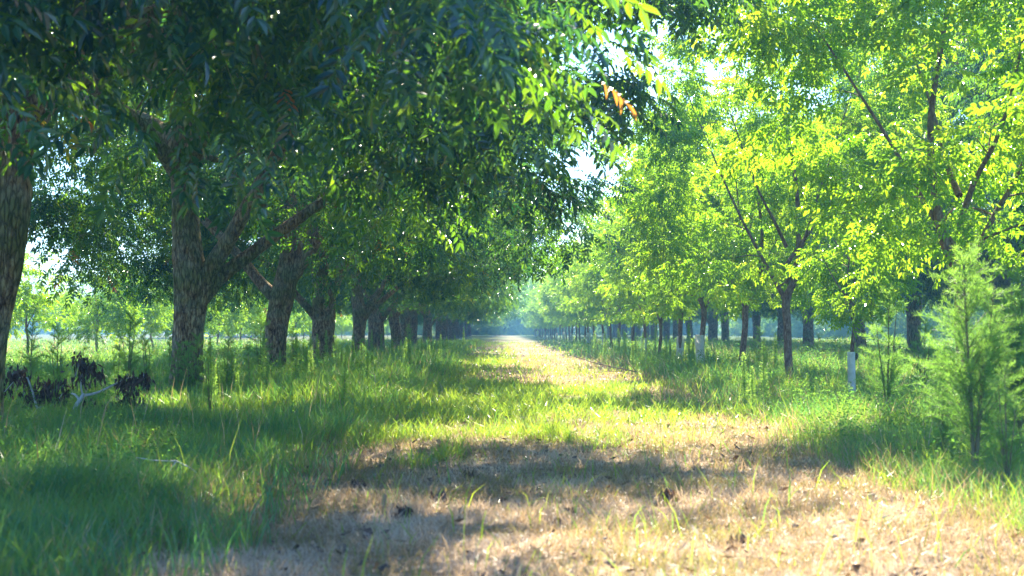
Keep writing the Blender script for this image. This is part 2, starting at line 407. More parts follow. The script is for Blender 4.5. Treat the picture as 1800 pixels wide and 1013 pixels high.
# ------------------------------------------------------------------ leaves
def leaf_template(rng, pairs=4, L=0.28, ll=0.115, lw=0.034):
    """compound leaf along +x, normal +z; leaflets as 2 folded quads"""
    V = []
    sts = []
    for i in range(pairs):
        u = .25 + .7 * i / (pairs - 1)
        for s in (-1, 1): sts.append((u + s * .03, s))
    sts.append((1.0, 0))
    for u, s in sts:
        b = np.array([u * L, 0, -0.25 * L * u * u])
        ang = s * rng.uniform(.85, 1.15) if s else 0
        dr = -rng.uniform(.15, .7)
        d = np.array([math.cos(ang) * math.cos(dr), math.sin(ang) * math.cos(dr), math.sin(dr)])
        l = ll * rng.uniform(.8, 1.15) * (.7 + .4 * u); wv = lw * rng.uniform(.85, 1.15) * (.8 + .3 * u)
        sd_ = np.cross([0, 0, 1.0], d); sd_ /= np.linalg.norm(sd_); nrm = np.cross(d, sd_)
        f = nrm * wv * .22; dn = np.array([0, 0, -1.0])
        V += [b, b + d * l * .3 + sd_ * wv * .46 + f, b + d * l * .68 + sd_ * wv * .38 + f + dn * l * .05, b + d * l + dn * l * .16,
              b + d * l * .68 - sd_ * wv * .38 + f + dn * l * .05, b + d * l * .3 - sd_ * wv * .46 + f]
    V = np.array(V); n = len(sts)
    o = (np.arange(n) * 6)[:, None]
    F = np.concatenate([o + [[0, 3, 2, 1]], o + [[0, 5, 4, 3]]], 1).reshape(-1, 4)
    return V, F

def leaves(rng, centers, dirs, sizes, per, scale, tpl_kw, squash=.55, flat=.35, name='crown', mat=None):
    """leaf sprays round each cluster centre"""
    tpls = [leaf_template(rng, **tpl_kw) for _ in range(4)]
    cid = np.repeat(np.arange(len(centers)), per); n = len(cid)
    g = rng.normal(0, 1, (n, 3)); g /= np.linalg.norm(g, axis=1)[:, None]; rr = rng.uniform(0, 1, n) ** (1 / 2.2)
    off = g * rr[:, None] * sizes[cid][:, None]; off[:, 2] *= squash
    off[:, 2] -= 0.22 * (off[:, 0] ** 2 + off[:, 1] ** 2) / np.maximum(sizes[cid], .1)
    pos = centers[cid] + off
    d = off / (np.linalg.norm(off, axis=1)[:, None] + 1e-6) * .8 + dirs[cid] * .5 + rng.normal(0, .45, (n, 3)); d[:, 2] = d[:, 2] * .5 - .18
    d /= np.linalg.norm(d, axis=1)[:, None]
    up = np.array([0, 0, 1.0]) + rng.normal(0, flat, (n, 3))
    y = np.cross(up, d); y /= np.linalg.norm(y, axis=1)[:, None]; z = np.cross(d, y)
    Rm = np.stack([d, y, z], -1); sc = scale * rng.uniform(.75, 1.25, n)
    Vs, Fs, At, o = [], [], [], 0
    kind = rng.integers(0, 4, n)
    base = vnoise(centers[:, 0] * 1.7 + centers[:, 2], centers[:, 1] * 1.7, 1.0, 5)
    for k, (tv, tf) in enumerate(tpls):
        s = kind == k; m = int(s.sum())
        V = np.einsum('nij,vj->nvi', Rm[s], tv) * sc[s][:, None, None] + pos[s][:, None, :]
        nl = len(tv) // 6
        a = np.clip(.15 + .5 * base[cid[s]][:, None] + rng.normal(0, .16, (m, 1)) + rng.normal(0, .07, (m, nl)), 0, .93)
        odd = rng.uniform(0, 1, (m, 1)) < .006; a = np.where(odd, rng.uniform(.93, 1, (m, 1)), a)
        F = (np.arange(m) * len(tv))[:, None, None] + tf[None]
        Vs.append(V.reshape(-1, 3)); Fs.append(F.reshape(-1, 4) + o); At.append(np.repeat(a.ravel(), 6)); o += m * len(tv)
    return mesh_np(name, np.concatenate(Vs), np.concatenate(Fs), mat, {'rnd': np.concatenate(At)})

# ------------------------------------------------------------------ tree builder
def grow_tree(name, seed, trunk, limbs, centers, sizes, per, lscale, tpl, leafmat, barkmat, minz, tw=0.009, loc=(0, 0, 0), extra=None, sides=22, wob=.05, flat=.35):
    """trunk: (pts, radii); limbs: list of (pts, radii). centers: leaf clusters which branches grow out to."""
    rng = np.random.default_rng(seed)
    root = empty(name, loc)
    tp, tr_ = resample(*trunk, .12)
    V, F = tube(tp, tr_, sides, wob, rng)
    link('trunk', mesh_np('trunk', V, F, M[barkmat], smooth=True), root)
    nodes = [p for p in tp[::2] if p[2] > minz]
    nrad = [r for p, r in zip(tp[::2], tr_[::2]) if p[2] > minz]
    for pts, rd in limbs:
        lp, lr = resample(pts, rd, .15)
        V, F = tube(lp, lr, max(8, sides - 8), wob * .9, rng)
        link('limb', mesh_np('limb', V, F, M[barkmat], smooth=True), root)
        nodes += list(lp[2::2]); nrad += list(lr[2::2])
    nodes = np.array(nodes); nrad = np.array(nrad)
    order = np.argsort(np.min(np.linalg.norm(centers[:, None] - nodes[None], axis=2), axis=1))
    dirs = np.zeros_like(centers); parts = []
    for ci in order:
        c = centers[ci]; dv = c - nodes; dist = np.linalg.norm(dv, axis=1)
        cost = dist + .9 * np.maximum(0, nodes[:, 2] - c[2]) + .6 * np.maximum(0, dist - 2.5)
        j = int(np.argmin(cost)); p0 = nodes[j]; L = dist[j]; m = max(3, int(L / .4))
        mid = (p0 + c) / 2 + np.array([0, 0, .16 * L]) + rng.normal(0, .07 * L, 3)
        t = np.linspace(0, 1, m + 1)[:, None]
        path = (1 - t) ** 2 * p0 + 2 * t * (1 - t) * mid + t * t * c + rng.normal(0, .02, (m + 1, 3)) * (t > 0)
        r0 = min(nrad[j] * .6, tw * 1.2 + .011 * L); rad = np.linspace(r0, tw * .5, m + 1)
        parts.append(tube(path, rad, 5))
        nodes = np.concatenate([nodes, path[1:]]); nrad = np.concatenate([nrad, rad[1:]])
        d = path[-1] - path[-2]; dirs[ci] = d / (np.linalg.norm(d) + 1e-6)
        # side twigs
        for _ in range(3):
            q = path[rng.integers(m // 2, m + 1)]; e = c + rng.normal(0, .45, 3) * sizes[ci]
            parts.append(tube([q, (q + e) / 2 + [0, 0, .05], e], [tw * .5, tw * .35, tw * .2], 3, cap=False))
    V, F = join(parts)
    link('branchwork', mesh_np('branchwork', V, F, M[barkmat], smooth=True), root)
    link('crown', leaves(rng, centers, dirs, sizes, per, lscale, tpl, name='crown', mat=M[leafmat], flat=flat), root)
    return root

def noise_keep(p, s, thr, seed):
    return np.array([mnoise.noise(Vector((q[0] / s + seed * 7.1, q[1] / s, q[2] / s))) > thr for q in p])

def mature_centers(rng, n, rad=7.9, top=12.5, seed=1, low=2.35):
    out = []
    while len(out) < n:
        p = rng.uniform(-1, 1, (400, 3)); r = np.hypot(p[:, 0], p[:, 1]); th = np.arctan2(p[:, 1], p[:, 0])
        env = 1 + .13 * np.sin(3 * th + seed) + .09 * np.sin(5 * th + 2 * seed)
        z = .5 + p[:, 2] / 2                                   # 0..1
        # widest at a third of the height, domed above; underside rises towards the trunk
        prof = np.where(z < .28, .86 + .5 * z, np.sqrt(np.clip(1 - ((z - .28) / .74) ** 2, 0, 1)))
        rho = r / (prof * env + 1e-6)
        under = low + 2.3 * np.clip(1 - r / .75, 0, 1) + rng.uniform(0, .5, len(r))
        zz = low + z * (top - low)
        ok = (rho < 1) & (zz > under) & ((rho > .62) | (rng.uniform(0, 1, len(r)) < .45) | (zz > top * .75))
        q = np.stack([p[:, 0] * rad, p[:, 1] * rad, zz], -1)[ok]
        q = q[noise_keep(q, 2.4, -.10, seed)]
        out += list(q)
    return np.array(out[:n])

TPL_BIG = dict(pairs=4, L=.29, ll=.115, lw=.044)
TPL_YOUNG = dict(pairs=4, L=.25, ll=.098, lw=.042)
# A: the second large tree of the left row, upright stem with two limbs reaching right
def mature(kind, seed, n=320, per=58, lsc=1.0, rad=7.3, top=12.3):
    rng = np.random.default_rng(seed)
    if kind == 'A':
        trunk = ([(0, 0, -.15), (.0, 0, .15), (.02, 0, .6), (.05, 0, 1.3), (.10, 0, 2.0), (.02, 0, 2.6), (-.05, .05, 3.6), (-.1, .1, 4.8), (.1, .3, 6.6), (.3, .2, 9)],
                 [.44, .34, .285, .27, .32, .28, .23, .22, .16, .05])
        limbs = [([(.20, 0, 1.9), (.45, -.05, 2.35), (.85, -.15, 2.95), (1.3, -.3, 3.7), (2.2, -.5, 5.2), (3.4, -.6, 6.8), (4.6, -.8, 7.8)], [.22, .17, .14, .13, .10, .07, .03]),
                 ([(.22, .05, 1.75), (.55, .1, 2.15), (1.05, .15, 2.55), (1.7, .2, 3.05), (2.9, .4, 3.9), (4.5, .6, 4.7), (6.2, .7, 4.9)], [.17, .14, .12, .11, .09, .06, .02]),
                 ([(-.1, .1, 4.3), (-.5, .6, 4.9), (-1.3, 1.6, 5.4), (-2.4, 2.8, 5.8), (-3.6, 4.2, 6.5)], [.18, .15, .12, .08, .03]),
                 ([(-.1, .0, 4.0), (-.7, -.6, 4.9), (-2.0, -1.5, 5.8), (-4.0, -2.6, 6.2), (-5.6, -3.3, 5.8)], [.17, .13, .10, .07, .03]),
                 ([(-.05, .1, 4.0), (.6, -1.2, 4.9), (1.2, -2.9, 5.6), (1.8, -5.0, 5.7)], [.15, .12, .09, .03])]
    elif kind == 'D':
        trunk = ([(-.02, 0, -.15), (.0, 0, .15), (.03, 0, .6), (.12, 0, 1.3), (.26, 0, 2.0), (.36, 0, 2.8), (.36, .05, 3.6), (.22, .1, 5.0), (.2, .1, 7.4), (.5, 0, 9.4)],
                 [.36, .27, .235, .22, .225, .22, .19, .16, .12, .04])
        limbs = [([(.36, 0, 3.1), (.62, -.1, 3.7), (1.05, -.3, 4.5), (1.7, -.7, 5.4), (3.1, -1.2, 6.6), (4.4, -1.6, 7.6)], [.17, .14, .12, .10, .07, .03]),
                 ([(.3, 0, 3.3), (-.3, .2, 3.9), (-1.6, .5, 4.6), (-3.6, 1.2, 5.3), (-5.5, 1.9, 5.5)], [.15, .12, .10, .06, .02]),
                 ([(.36, .1, 3.4), (.6, 1.0, 4.1), (1.0, 2.4, 4.9), (1.4, 4.2, 5.6), (1.6, 5.8, 5.7)], [.15, .12, .09, .06, .02]),
                 ([(.36, .0, 3.5), (.2, -1.0, 4.2), (-.3, -2.5, 4.9), (-.7, -4.4, 5.1), (-.9, -6.0, 4.8)], [.15, .12, .09, .06, .02]),
                 ([(.3, .1, 4.0), (1.6, .6, 4.9), (3.6, 1.0, 5.6), (6.0, 1.1, 6.0), (8.2, 1.2, 5.9)], [.15, .12, .09, .06, .02])]
    elif kind == 'B':
        trunk = ([(-.02, 0, -.15), (.0, 0, .15), (.02, 0, .6), (.08, 0, 1.3), (.22, 0, 2.1), (.38, 0, 2.9), (.42, .1, 3.8), (.3, .2, 5.2), (.2, .1, 7.4), (.5, 0, 9.4)],
                 [.45, .34, .29, .28, .30, .26, .22, .18, .13, .04])
        limbs = [([(.30, 0, 2.4), (.75, -.1, 3.0), (1.25, -.3, 3.7), (1.9, -.7, 4.8), (3.1, -1.2, 6.4), (4.4, -1.6, 7.6)], [.22, .18, .15, .12, .08, .03]),
                 ([(.10, 0, 2.0), (-.4, .1, 2.5), (-1.0, .3, 3.2), (-2.2, .8, 4.3), (-3.9, 1.4, 5.3), (-5.5, 1.9, 5.5)], [.17, .14, .12, .10, .06, .02]),
                 ([(.4, .1, 3.0), (.6, 1.0, 3.8), (1.0, 2.4, 4.8), (1.4, 4.2, 5.6), (1.6, 5.8, 5.7)], [.18, .14, .11, .07, .02]),
                 ([(.4, .0, 3.2), (.2, -1.0, 3.9), (-.3, -2.5, 4.7), (-.7, -4.4, 5.1), (-.9, -6.0, 4.8)], [.17, .13, .10, .07, .02]),
                 ([(.35, .1, 4.2), (1.4, .6, 4.8), (3.0, 1.0, 5.3), (5.0, 1.3, 5.3)], [.14, .11, .08, .02])]
    else:
        trunk = ([(0, 0, -.15), (.0, 0, .15), (.0, 0, .6), (.02, 0, 1.3), (.04, 0, 2.1), (-.05, 0, 3.0), (-.3, .1, 4.1), (-.5, .2, 5.4), (-.6, .1, 7.4), (-.5, 0, 9.2)],
                 [.50, .43, .38, .36, .37, .30, .23, .19, .13, .04])
        limbs = [([(.12, 0, 2.3), (.5, -.1, 3.0), (.95, -.2, 3.9), (1.6, -.3, 5.2), (2.7, -.5, 6.8), (3.8, -.7, 7.9)], [.24, .20, .16, .13, .08, .03]),
                 ([(-.2, .05, 1.6), (-.55, .1, 2.0), (-1.0, .1, 2.5), (-1.6, .2, 3.2), (-3.0, .5, 4.2), (-5.0, .9, 4.9)], [.15, .12, .11, .10, .07, .02]),
                 ([(-.1, .1, 3.0), (-.3, 1.1, 3.8), (-.5, 2.7, 4.9), (-.4, 4.7, 5.5)], [.18, .14, .10, .03]),
                 ([(-.1, -.1, 3.2), (.3, -1.1, 4.0), (.9, -2.6, 4.8), (1.5, -4.6, 5.1)], [.18, .14, .10, .03]),
                 ([(.5, 0, 3.4), (1.6, .7, 4.2), (3.1, 1.3, 4.9), (5.2, 1.8, 5.0)], [.15, .12, .08, .02])]
    c = mature_centers(rng, n, rad, top, seed)
    if kind == 'D':
        c = c[~((c[:, 0] > -1.5) & (c[:, 0] < 3.6) & (c[:, 1] > -3) & (c[:, 2] < 4.9))]
        c = c[~((c[:, 1] < -2.5) & (c[:, 2] < 3.0) & (c[:, 0] < 5.2))]
        ey = rng.uniform(-1.0, 4.5, 19); e = np.stack([rng.uniform(6.2, 8.3, 19), ey, 5.35 + .24 * ey + rng.uniform(-.2, .8, 19)], -1)
        e2 = np.stack([rng.uniform(-1.6, 6.2, 52), rng.uniform(-7.8, -5.2, 52), rng.uniform(2.85, 5.0, 52)], -1)
        c = np.concatenate([c, e, e2])
    elif kind == 'A': c = c[~((c[:, 0] > -2.2) & (c[:, 0] < 3.4) & (c[:, 1] < 2) & (c[:, 2] < 5.4))]
    else: c = c[~((abs(c[:, 0]) < 2.3) & (c[:, 1] < 1) & (c[:, 2] < 4.0))]
    n = len(c)
    return grow_tree('pecan_tree', seed, trunk, limbs, c, rng.uniform(.6, 1.15, n), per, lsc, TPL_BIG, 'pecan_leaf', 'bark', 2.9)

def young_centers(rng, n, rad, z0, z1, seed):
    out = []
    while len(out) < n:
        p = rng.uniform(-1, 1, (300, 3)); r = np.hypot(p[:, 0], p[:, 1]); z = .5 + p[:, 2] / 2; th = np.arctan2(p[:, 1], p[:, 0])
        env = 1 + .16 * np.sin(3 * th + seed) + .12 * np.sin(4 * th + 2.3 * seed + z * 4)
        prof = np.where(z < .4, .62 + .95 * z, np.sqrt(np.clip(1 - ((z - .4) / .62) ** 2, 0, 1)))
        rho = r / (prof * env)
        ok = (rho < 1) & ((rho > .45) | (rng.uniform(0, 1, len(r)) < .5))
        q = np.stack([p[:, 0] * rad, p[:, 1] * rad, z0 + z * (z1 - z0)], -1)[ok]
        q = q[noise_keep(q, 1.5, -.04, seed)]
        out += list(q)
    return np.array(out[:n])

def young(seed, H=8.3, rad=2.75, z0=1.85, fork=1.75, n=200, per=32, lsc=.88, tr=.076, lean=(.06, .12), size=(.28, .52), name='young_pecan_tree'):
    rng = np.random.default_rng(seed)
    a, b = lean
    top = np.array([b + .1, 0, H * .93])
    kx = rng.uniform(-.05, .05, 4)
    trunk = ([(0, 0, -.1), (0, 0, .1), (kx[0], 0, fork * .35), (a + kx[1], kx[2], fork * .7), (a * 1.2, kx[3], fork), (a * 1.2 - .25 * tr / .08, .05, fork * 1.35), (b - .3 * tr / .08, .1, H * .45), (b, .1, H * .66), tuple(top)],
             [tr * 1.25, tr * 1.08, tr, tr * .96, tr * 1.02, tr * .72, tr * .5, tr * .35, tr * .12])
    limbs = []
    f = np.array([a * 1.2, kx[3], fork - .06])
    for i, (az, tilt, ln) in enumerate(((.1, .5, .62), (2.5, .62, .5), (4.3, .7, .45), (1.3, .75, .42))):
        az += rng.uniform(-.3, .3); l = ln * H * .8
        d = np.array([math.cos(az) * math.sin(tilt), math.sin(az) * math.sin(tilt), math.cos(tilt)])
        q = f + np.array([0, 0, .0 if i < 1 else .35 * i])
        pts = [q, q + d * l * .2 + rng.normal(0, .03, 3), q + d * l * .5 + [0, 0, .04 * l] + rng.normal(0, .06, 3), q + d * l + [0, 0, .16 * l]]
        limbs.append((pts, [tr * .7, tr * .48, tr * .30, tr * .1]) if i == 0 else (pts, [tr * .55, tr * .42, tr * .28, tr * .1]))
    c = young_centers(rng, n, rad, z0, H, seed)
    return grow_tree(name, seed, trunk, limbs, c, rng.uniform(*size, n), per, lsc, TPL_YOUNG, 'young_leaf', 'young_bark', fork * 1.1, .006, sides=14, wob=.03, flat=.5)

def place(o, x, y, rz, s=1.0, label=None, cat='tree', group=None):
    o.location = (x, y, float(ground_z(x, y))); o.rotation_euler = (0, 0, rz); o.scale = (s, s, s * 1.0)
    return tag(o, label, cat, group)

ORD = ['first', 'second', 'third', 'fourth', 'fifth', 'sixth', 'seventh', 'eighth', 'ninth', 'tenth', 'eleventh', 'twelfth']
rnd = random.Random(5)
protoA, protoB, protoC = mature('A', 101), mature('B', 102), mature('C', 103)
protoD = mature('D', 104, n=400, per=64, rad=7.5)
used = set()
def inst(proto, *a, **k):
    if proto.name in used: o = copy_tree(proto)
    else: used.add(proto.name); o = proto
    return place(o, *a, **k)

# ---- left row of mature pecans
G1 = 'mature pecans lining the left side of the track'
left_lab = {0: 'leaning mature pecan cut by the left edge, its leaves nearest the camera',
            1: 'thick forked pecan with two limbs reaching right, weeds round its foot',
            2: 'mature pecan with a dark ridged trunk leaning right, third in the left row',
            3: 'pale grey pecan trunk forking in a Y, with a thin bare limb to its left',
            4: 'mature pecan with shaggy low leaves, fifth trunk along the left row',
            5: 'mature pecan leaning slightly, sixth trunk along the left row',
            6: 'reddish mature pecan trunk leaning left, seventh along the left row',
            7: 'straight mature pecan trunk, eighth along the left row',
            8: 'slender looking mature pecan, ninth trunk in the left row before the haze'}
rotL = {0: 0.0, 1: 0.0, 2: 0.0, 3: 0.0, 4: .5, 5: 2.9, 6: 3.3, 7: .4, 8: 0.2}
kindL = {0: protoD, 1: protoA, 2: protoB, 3: protoC, 4: protoA, 5: protoC, 6: protoB, 7: protoA, 8: protoC}
for k in range(25):
    y = 16.2 + 10.1 * k; x = -5.8 + (-.12 if k == 0 else 0) + (rnd.uniform(-.25, .25) if k > 3 else 0)
    pr = kindL.get(k) or rnd.choice([protoA, protoB, protoC]); rz = rotL.get(k, rnd.uniform(0, 6.28))
    s = 1.0 if k < 4 else rnd.uniform(.88, 1.06)
    inst(pr, x, y, rz, s, label=left_lab.get(k, 'far mature pecan fading into blue haze at the end of the left row'), group=G1 if k < 9 else 'hazy far pecans of the left row')

# ---- right row of young pecans
yA = young(201, 8.6, 3.0); yB = young(202, 8.0, 2.8, lean=(-.05, -.1), n=180); yC = young(203, 7.6, 2.7, z0=1.9, lean=(.1, .02), n=180)
yS = young(204, 3.3, .95, z0=1.55, fork=1.35, n=34, per=20, lsc=.85, tr=.035, size=(.22, .36), name='pecan_sapling')
def guard(parent, r, h, clip=False):
    t = np.linspace(0, 1, 8); V, F = tube(np.stack([.01 * np.sin(t * 5), t * 0, -.05 + t * (h + .05)], -1), r * (1.06 - .06 * t), 16, cap=False)
    g = link('trunk_guard', mesh_np('trunk_guard', V, F, M['guard'], smooth=True), parent); g['label'] = 'white plastic tube round the foot of the trunk'
    if clip:
        V, F = tube([(r * .6, -r * 1.0, h - .14), (r * .75, -r * 1.25, h - .08), (r * .7, -r * 1.1, h - .02)], [.012, .03, .012], 8)
        link('clip', mesh_np('clip', V, F, M['blackclip'], smooth=True), g)
G2 = 'young pecans lining the right side of the track'
rl = {0: 'young pecan whose sunlit leaves hang in from the upper right corner',
      1: 'tall young pecan behind the feathery weed at the right, its trunk half hidden',
      3: 'young pecan with a reddish trunk forking at the height of the saplings crown',
      4: 'young pecan with a dark slim trunk splitting into a narrow V',
      5: 'young pecan with a bent trunk in a white guard tube',
      6: 'young pecan with a short white guard tube, half hidden by pale weeds',
      7: 'young pecan with a bare reddish trunk, third left of the shorter white guard',
      8: 'slim reddish young pecan trunk, two along from the shorter white guard',
      9: 'thin young pecan trunk beside the fallen bare branches'}
rl[7] = 'young pecan with bare reddish trunk just left of the shorter white guard'
for k in range(41):
    y = 12.3 + 6.0 * k + (rnd.uniform(-.4, .4) if k > 9 else 0) - (1.1 if k == 3 else 0); x = 6.0 + (rnd.uniform(-.15, .15) if k > 2 else 0) + (1.0 if k == 0 else 0)
    if k == 2:
        o = inst(yS, 6.0, 24.3, 1.0, 1.0, label='small pecan sapling standing in a tall white guard tube', group=None); guard(o, .064, .84, True); continue
    pr = (yA, yB, yC)[k % 3] if k < 10 else rnd.choice([yA, yB, yC]); s = {0: .85, 1: 1.1, 3: 1.08, 4: 1.04, 5: 1.05, 6: 1.0}.get(k, rnd.uniform(.84, 1.0))
    o = inst(pr, x, y, {1: .3, 3: 2.6, 4: 3.0, 5: .5}.get(k, rnd.uniform(0, 6.28)), s,
             label=rl.get(k, 'far young pecan in the hazy right row beyond the bare trunks'), group=G2 if k in rl else 'hazy far young pecans of the right row')
    if k > 3: o.rotation_euler = (rnd.uniform(-.05, .05), rnd.uniform(-.05, .05), o.rotation_euler[2])
    if k == 5: guard(o, .125, 1.0)
    if k == 6: guard(o, .125, 1.05)

# ---- second rows and far trees
for k in range(21):
    y = 30 + 10.3 * k
    inst(rnd.choice([protoA, protoB, protoC]), 18 + rnd.uniform(-.4, .4), y, rnd.uniform(0, 6.28), rnd.uniform(.98, 1.12),
         label='dark shaded mature pecan in the second row, behind the young pecans on the right', group='shaded mature pecans behind the right row')
G3 = 'small sunlit pecans in the field on the left'
yL = young(205, 5.0, 2.1, z0=1.0, fork=1.2, n=95, per=26, lsc=1.0, tr=.06, size=(.35, .55))
yM = young(206, 4.4, 1.7, z0=1.3, fork=1.3, n=70, per=26, lsc=1.0, tr=.05, lean=(-.06, -.1), size=(.3, .5))
for k in range(22):
    inst((yL, yM)[k % 2], -18 + rnd.uniform(-.4, .4), 47 + 8.4 * k, rnd.uniform(0, 6.28), rnd.uniform(.85, 1.1),
         label='small bright sunlit pecan standing in the dry field behind the left trunks', group=G3)
for k in range(9):
    inst((yL, yM)[k % 2], -30 + rnd.uniform(-.6, .6), 84 + 11 * k, rnd.uniform(0, 6.28), rnd.uniform(.8, 1.1),
         label='small pecan far out in the field, beyond the nearer small pecans', group='small pecans farther out in the left field')
for k in range(11):
    inst(rnd.choice([protoA, protoB, protoC]), -40 + rnd.uniform(-1, 1), 190 + 12 * k, rnd.uniform(0, 6.28), rnd.uniform(.9, 1.1),
         label='large blue hazy pecan beyond the left field, seen between the trunks', group='hazy large pecans beyond the left field')
yT = young(207, 10.5, 4.6, z0=.3, fork=1.2, n=210, per=30, lsc=1.9, tr=.16, size=(.7, 1.1), name='dense_tree')
yT.children[-1].data.materials[0] = M['pecan_leaf']
for k in range(34):
    inst(yT, -215 + 8.2 * k + rnd.uniform(-2, 2), 330 + rnd.uniform(-9, 9), rnd.uniform(0, 6.28), rnd.uniform(.85, 1.25),
         label='dense tree of the blue far treeline at the end of the field', group='far treeline behind the field')
for k in range(14):
    inst(yT, -32 + 5.6 * k + rnd.uniform(-1, 1), 284 + rnd.uniform(-6, 6), rnd.uniform(0, 6.28), rnd.uniform(.9, 1.25),
         label='blue hazy dense tree closing the far end of the grassy track', group='trees closing the end of the track')
for k in range(27):
    inst(yT, 47 + rnd.uniform(-2, 2), 58 + 8.4 * k, rnd.uniform(0, 6.28), rnd.uniform(.85, 1.2),
         label='dense dark tree of the wood edge glimpsed between the trunks on the right', group='wood edge on the far right')

# ------------------------------------------------------------------ tall weeds
def dog_fennel(seed, H=1.75, nb=70, spread=.42, stems=3):
    rng = np.random.default_rng(seed); root = empty('feathery_weed', (0, 0, 0)); ps = []; V = []; A = []
    for s in range(stems):
        a = rng.uniform(0, 6.28); h = H * (1 if s == 0 else rng.uniform(.6, .9)); e = np.array([math.cos(a), math.sin(a), 0]) * .13 * h * (0.3 if s == 0 else .8)
        pts = np.array([[0, 0, -.03], [e[0] * .3, e[1] * .3, h * .35], [e[0] * .7, e[1] * .7, h * .7], [e[0], e[1], h]])
        lp, lr = resample(pts, [.017 * H / 1.7, .013 * H / 1.7, .008 * H / 1.7, .003], .1); ps.append(tube(lp, lr, 6))
        for b in range(nb if s == 0 else nb // 2):
            u = rng.uniform(.16, 1.0) ** .8; p0 = lp[min(len(lp) - 1, int(u * (len(lp) - 1)))]
            az = rng.uniform(0, 6.28); up = rng.uniform(.6, 1.2); bl = spread * (1.2 - u) ** .7 * rng.uniform(.5, 1.3) + .08
            d = np.array([math.cos(az) * math.cos(up), math.sin(az) * math.cos(up), math.sin(up)])
            m = int(26 * bl / .4) + 8; t = np.linspace(.08, 1, m)[:, None]
            q = p0 + d * bl * t + np.array([0, 0, -.30 * bl]) * t * t
            for rep in range(3):
                dd = d * .8 + rng.normal(0, .55, (m, 3)); dd /= np.linalg.norm(dd, axis=1)[:, None]
                ll = rng.uniform(.04, .10, (m, 1)) * (1.15 - .5 * t); sd_ = np.cross(dd, rng.normal(0, 1, (m, 3))); sd_ /= np.linalg.norm(sd_, axis=1)[:, None]; sd_ *= .0017
                V.append(np.stack([q - sd_, q + sd_, q + dd * ll + sd_ * .5, q + dd * ll - sd_ * .5], 1)); A.append(np.repeat(np.clip(rng.uniform(0, 1, m) * .6 + .4 * u, 0, 1), 4))
            ps.append(tube([p0, p0 + d * bl * .5, p0 + d * bl + [0, 0, -.30 * bl]], [.003, .002, .001], 3, cap=False))
    Vv, F = join(ps); link('stem', mesh_np('stem', Vv, F, M['weed_stem'], smooth=True), root)
    V = np.concatenate(V); link('foliage', mesh_np('foliage', V, np.arange(V.shape[0] * 4).reshape(-1, 4), M['weed'], {'rnd': np.concatenate(A)}), root)
    return root

def horseweed(seed, H=1.1):
    rng = np.random.default_rng(seed); root = empty('spiky_weed', (0, 0, 0))
    lp, lr = resample([(0, 0, -.03), (.01, 0, H * .4), (.03, .01, H)], [.007, .006, .002], .1); V, F = tube(lp, lr, 6)
    link('stem', mesh_np('stem', V, F, M['weed_stem'], smooth=True), root)
    n = 420; u = rng.uniform(.12, 1, n); p = np.stack([np.interp(u, np.linspace(0, 1, len(lp)), lp[:, i]) for i in range(3)], -1)
    az = rng.uniform(0, 6.28, n); up = rng.uniform(.15, 1.0, n)
    d = np.stack([np.cos(az) * np.cos(up), np.sin(az) * np.cos(up), np.sin(up)], -1); l = (rng.uniform(.05, .10, n) * (1.2 - .75 * u) * (H + .4))[:, None]
    s = np.cross(d, [0, 0, 1.0]); s /= np.linalg.norm(s, axis=1)[:, None]; s = s * .005 * (H + .4)
    V = np.stack([p, p + d * l * .5 + s, p + d * l - [0, 0, .012], p + d * l * .5 - s], 1)
    link('foliage', mesh_np('foliage', V, np.arange(n * 4).reshape(-1, 4), M['spike'], {'rnd': np.repeat(rng.uniform(0, 1, n), 4)}), root)
    return root

dfA = dog_fennel(301, 1.85, 74, .68); dfB = dog_fennel(302, 1.6, 26, .40, 4); dfC = dog_fennel(303, 1.2, 24, .2, 2)
G4 = 'feathery tall weeds'
def weed(proto, px, depth, s, label, group, rz=None):
    x = (px - 880) / 2500 * depth
    inst(proto, x, depth, rnd.uniform(0, 6.28) if rz is None else rz, s, label=label, cat='weed', group=group)
weed(dfA, 1712, 11.4, 1.0, 'tallest feathery green weed in the right foreground', G4, .5)
weed(dfA, 1795, 12.6, .92, 'feathery green weed cut by the right edge of the view', G4, 2.2)
weed(dfB, 1775, 15.5, 1.0, 'feathery weed behind and between the two tall ones at the right edge', G4, 1.0)
weed(dfB, 1560, 19.5, 1.12, 'narrow feathery weed with reddish stems, right of the guarded sapling', G4, 0.2)
weed(dfB, 1625, 24, .9, 'smaller feathery weed standing in shade between sapling and tall right weed', G4, 0.2)
weed(dfB, 1655, 12.8, .62, 'low feathery weed at the left foot of the tallest right foreground weed', G4, 2.0)
weed(dfB, 1770, 10.4, .6, 'low feathery weed nearest the camera at the right edge', G4, 3.0)
for px, dp, s in ((205, 21, .85), (150, 25, .8), (100, 23, .8), (265, 24, .75), (225, 28, .95), (400, 27, .75), (370, 20, .6), (440, 24, .8), (455, 33, 1), (60, 29, .9), (300, 33, .9),
                  (335, 25.2, .85), (345, 25.6, .7), (310, 25.4, .6), (520, 36, .8), (590, 46, .9), (640, 44, .8), (1330, 42, .8), (1440, 47, .9), (1480, 38, .7), (720, 60, .9)):
    weed(rnd.choice([dfC, dfB]), px + rnd.uniform(-4, 4), dp, s, 'thin feathery weed standing in the tall grass among the trunks', 'thin feathery weeds among the trunks')
hwA = horseweed(311, 1.15); hwB = horseweed(312, .85)
lots = [(rnd.uniform(-5.6, -1.9), rnd.uniform(20, 66)) for _ in range(30)] + [(rnd.uniform(3.7, 7.5), rnd.uniform(22, 70)) for _ in range(30)]
for x, y in lots:
    inst(rnd.choice([hwA, hwB]), x, y, rnd.uniform(0, 6.28), rnd.uniform(.6, 1.15), label='bright green spiky weed standing up out of the tall grass', cat='weed', group='spiky weeds in the tall grass')
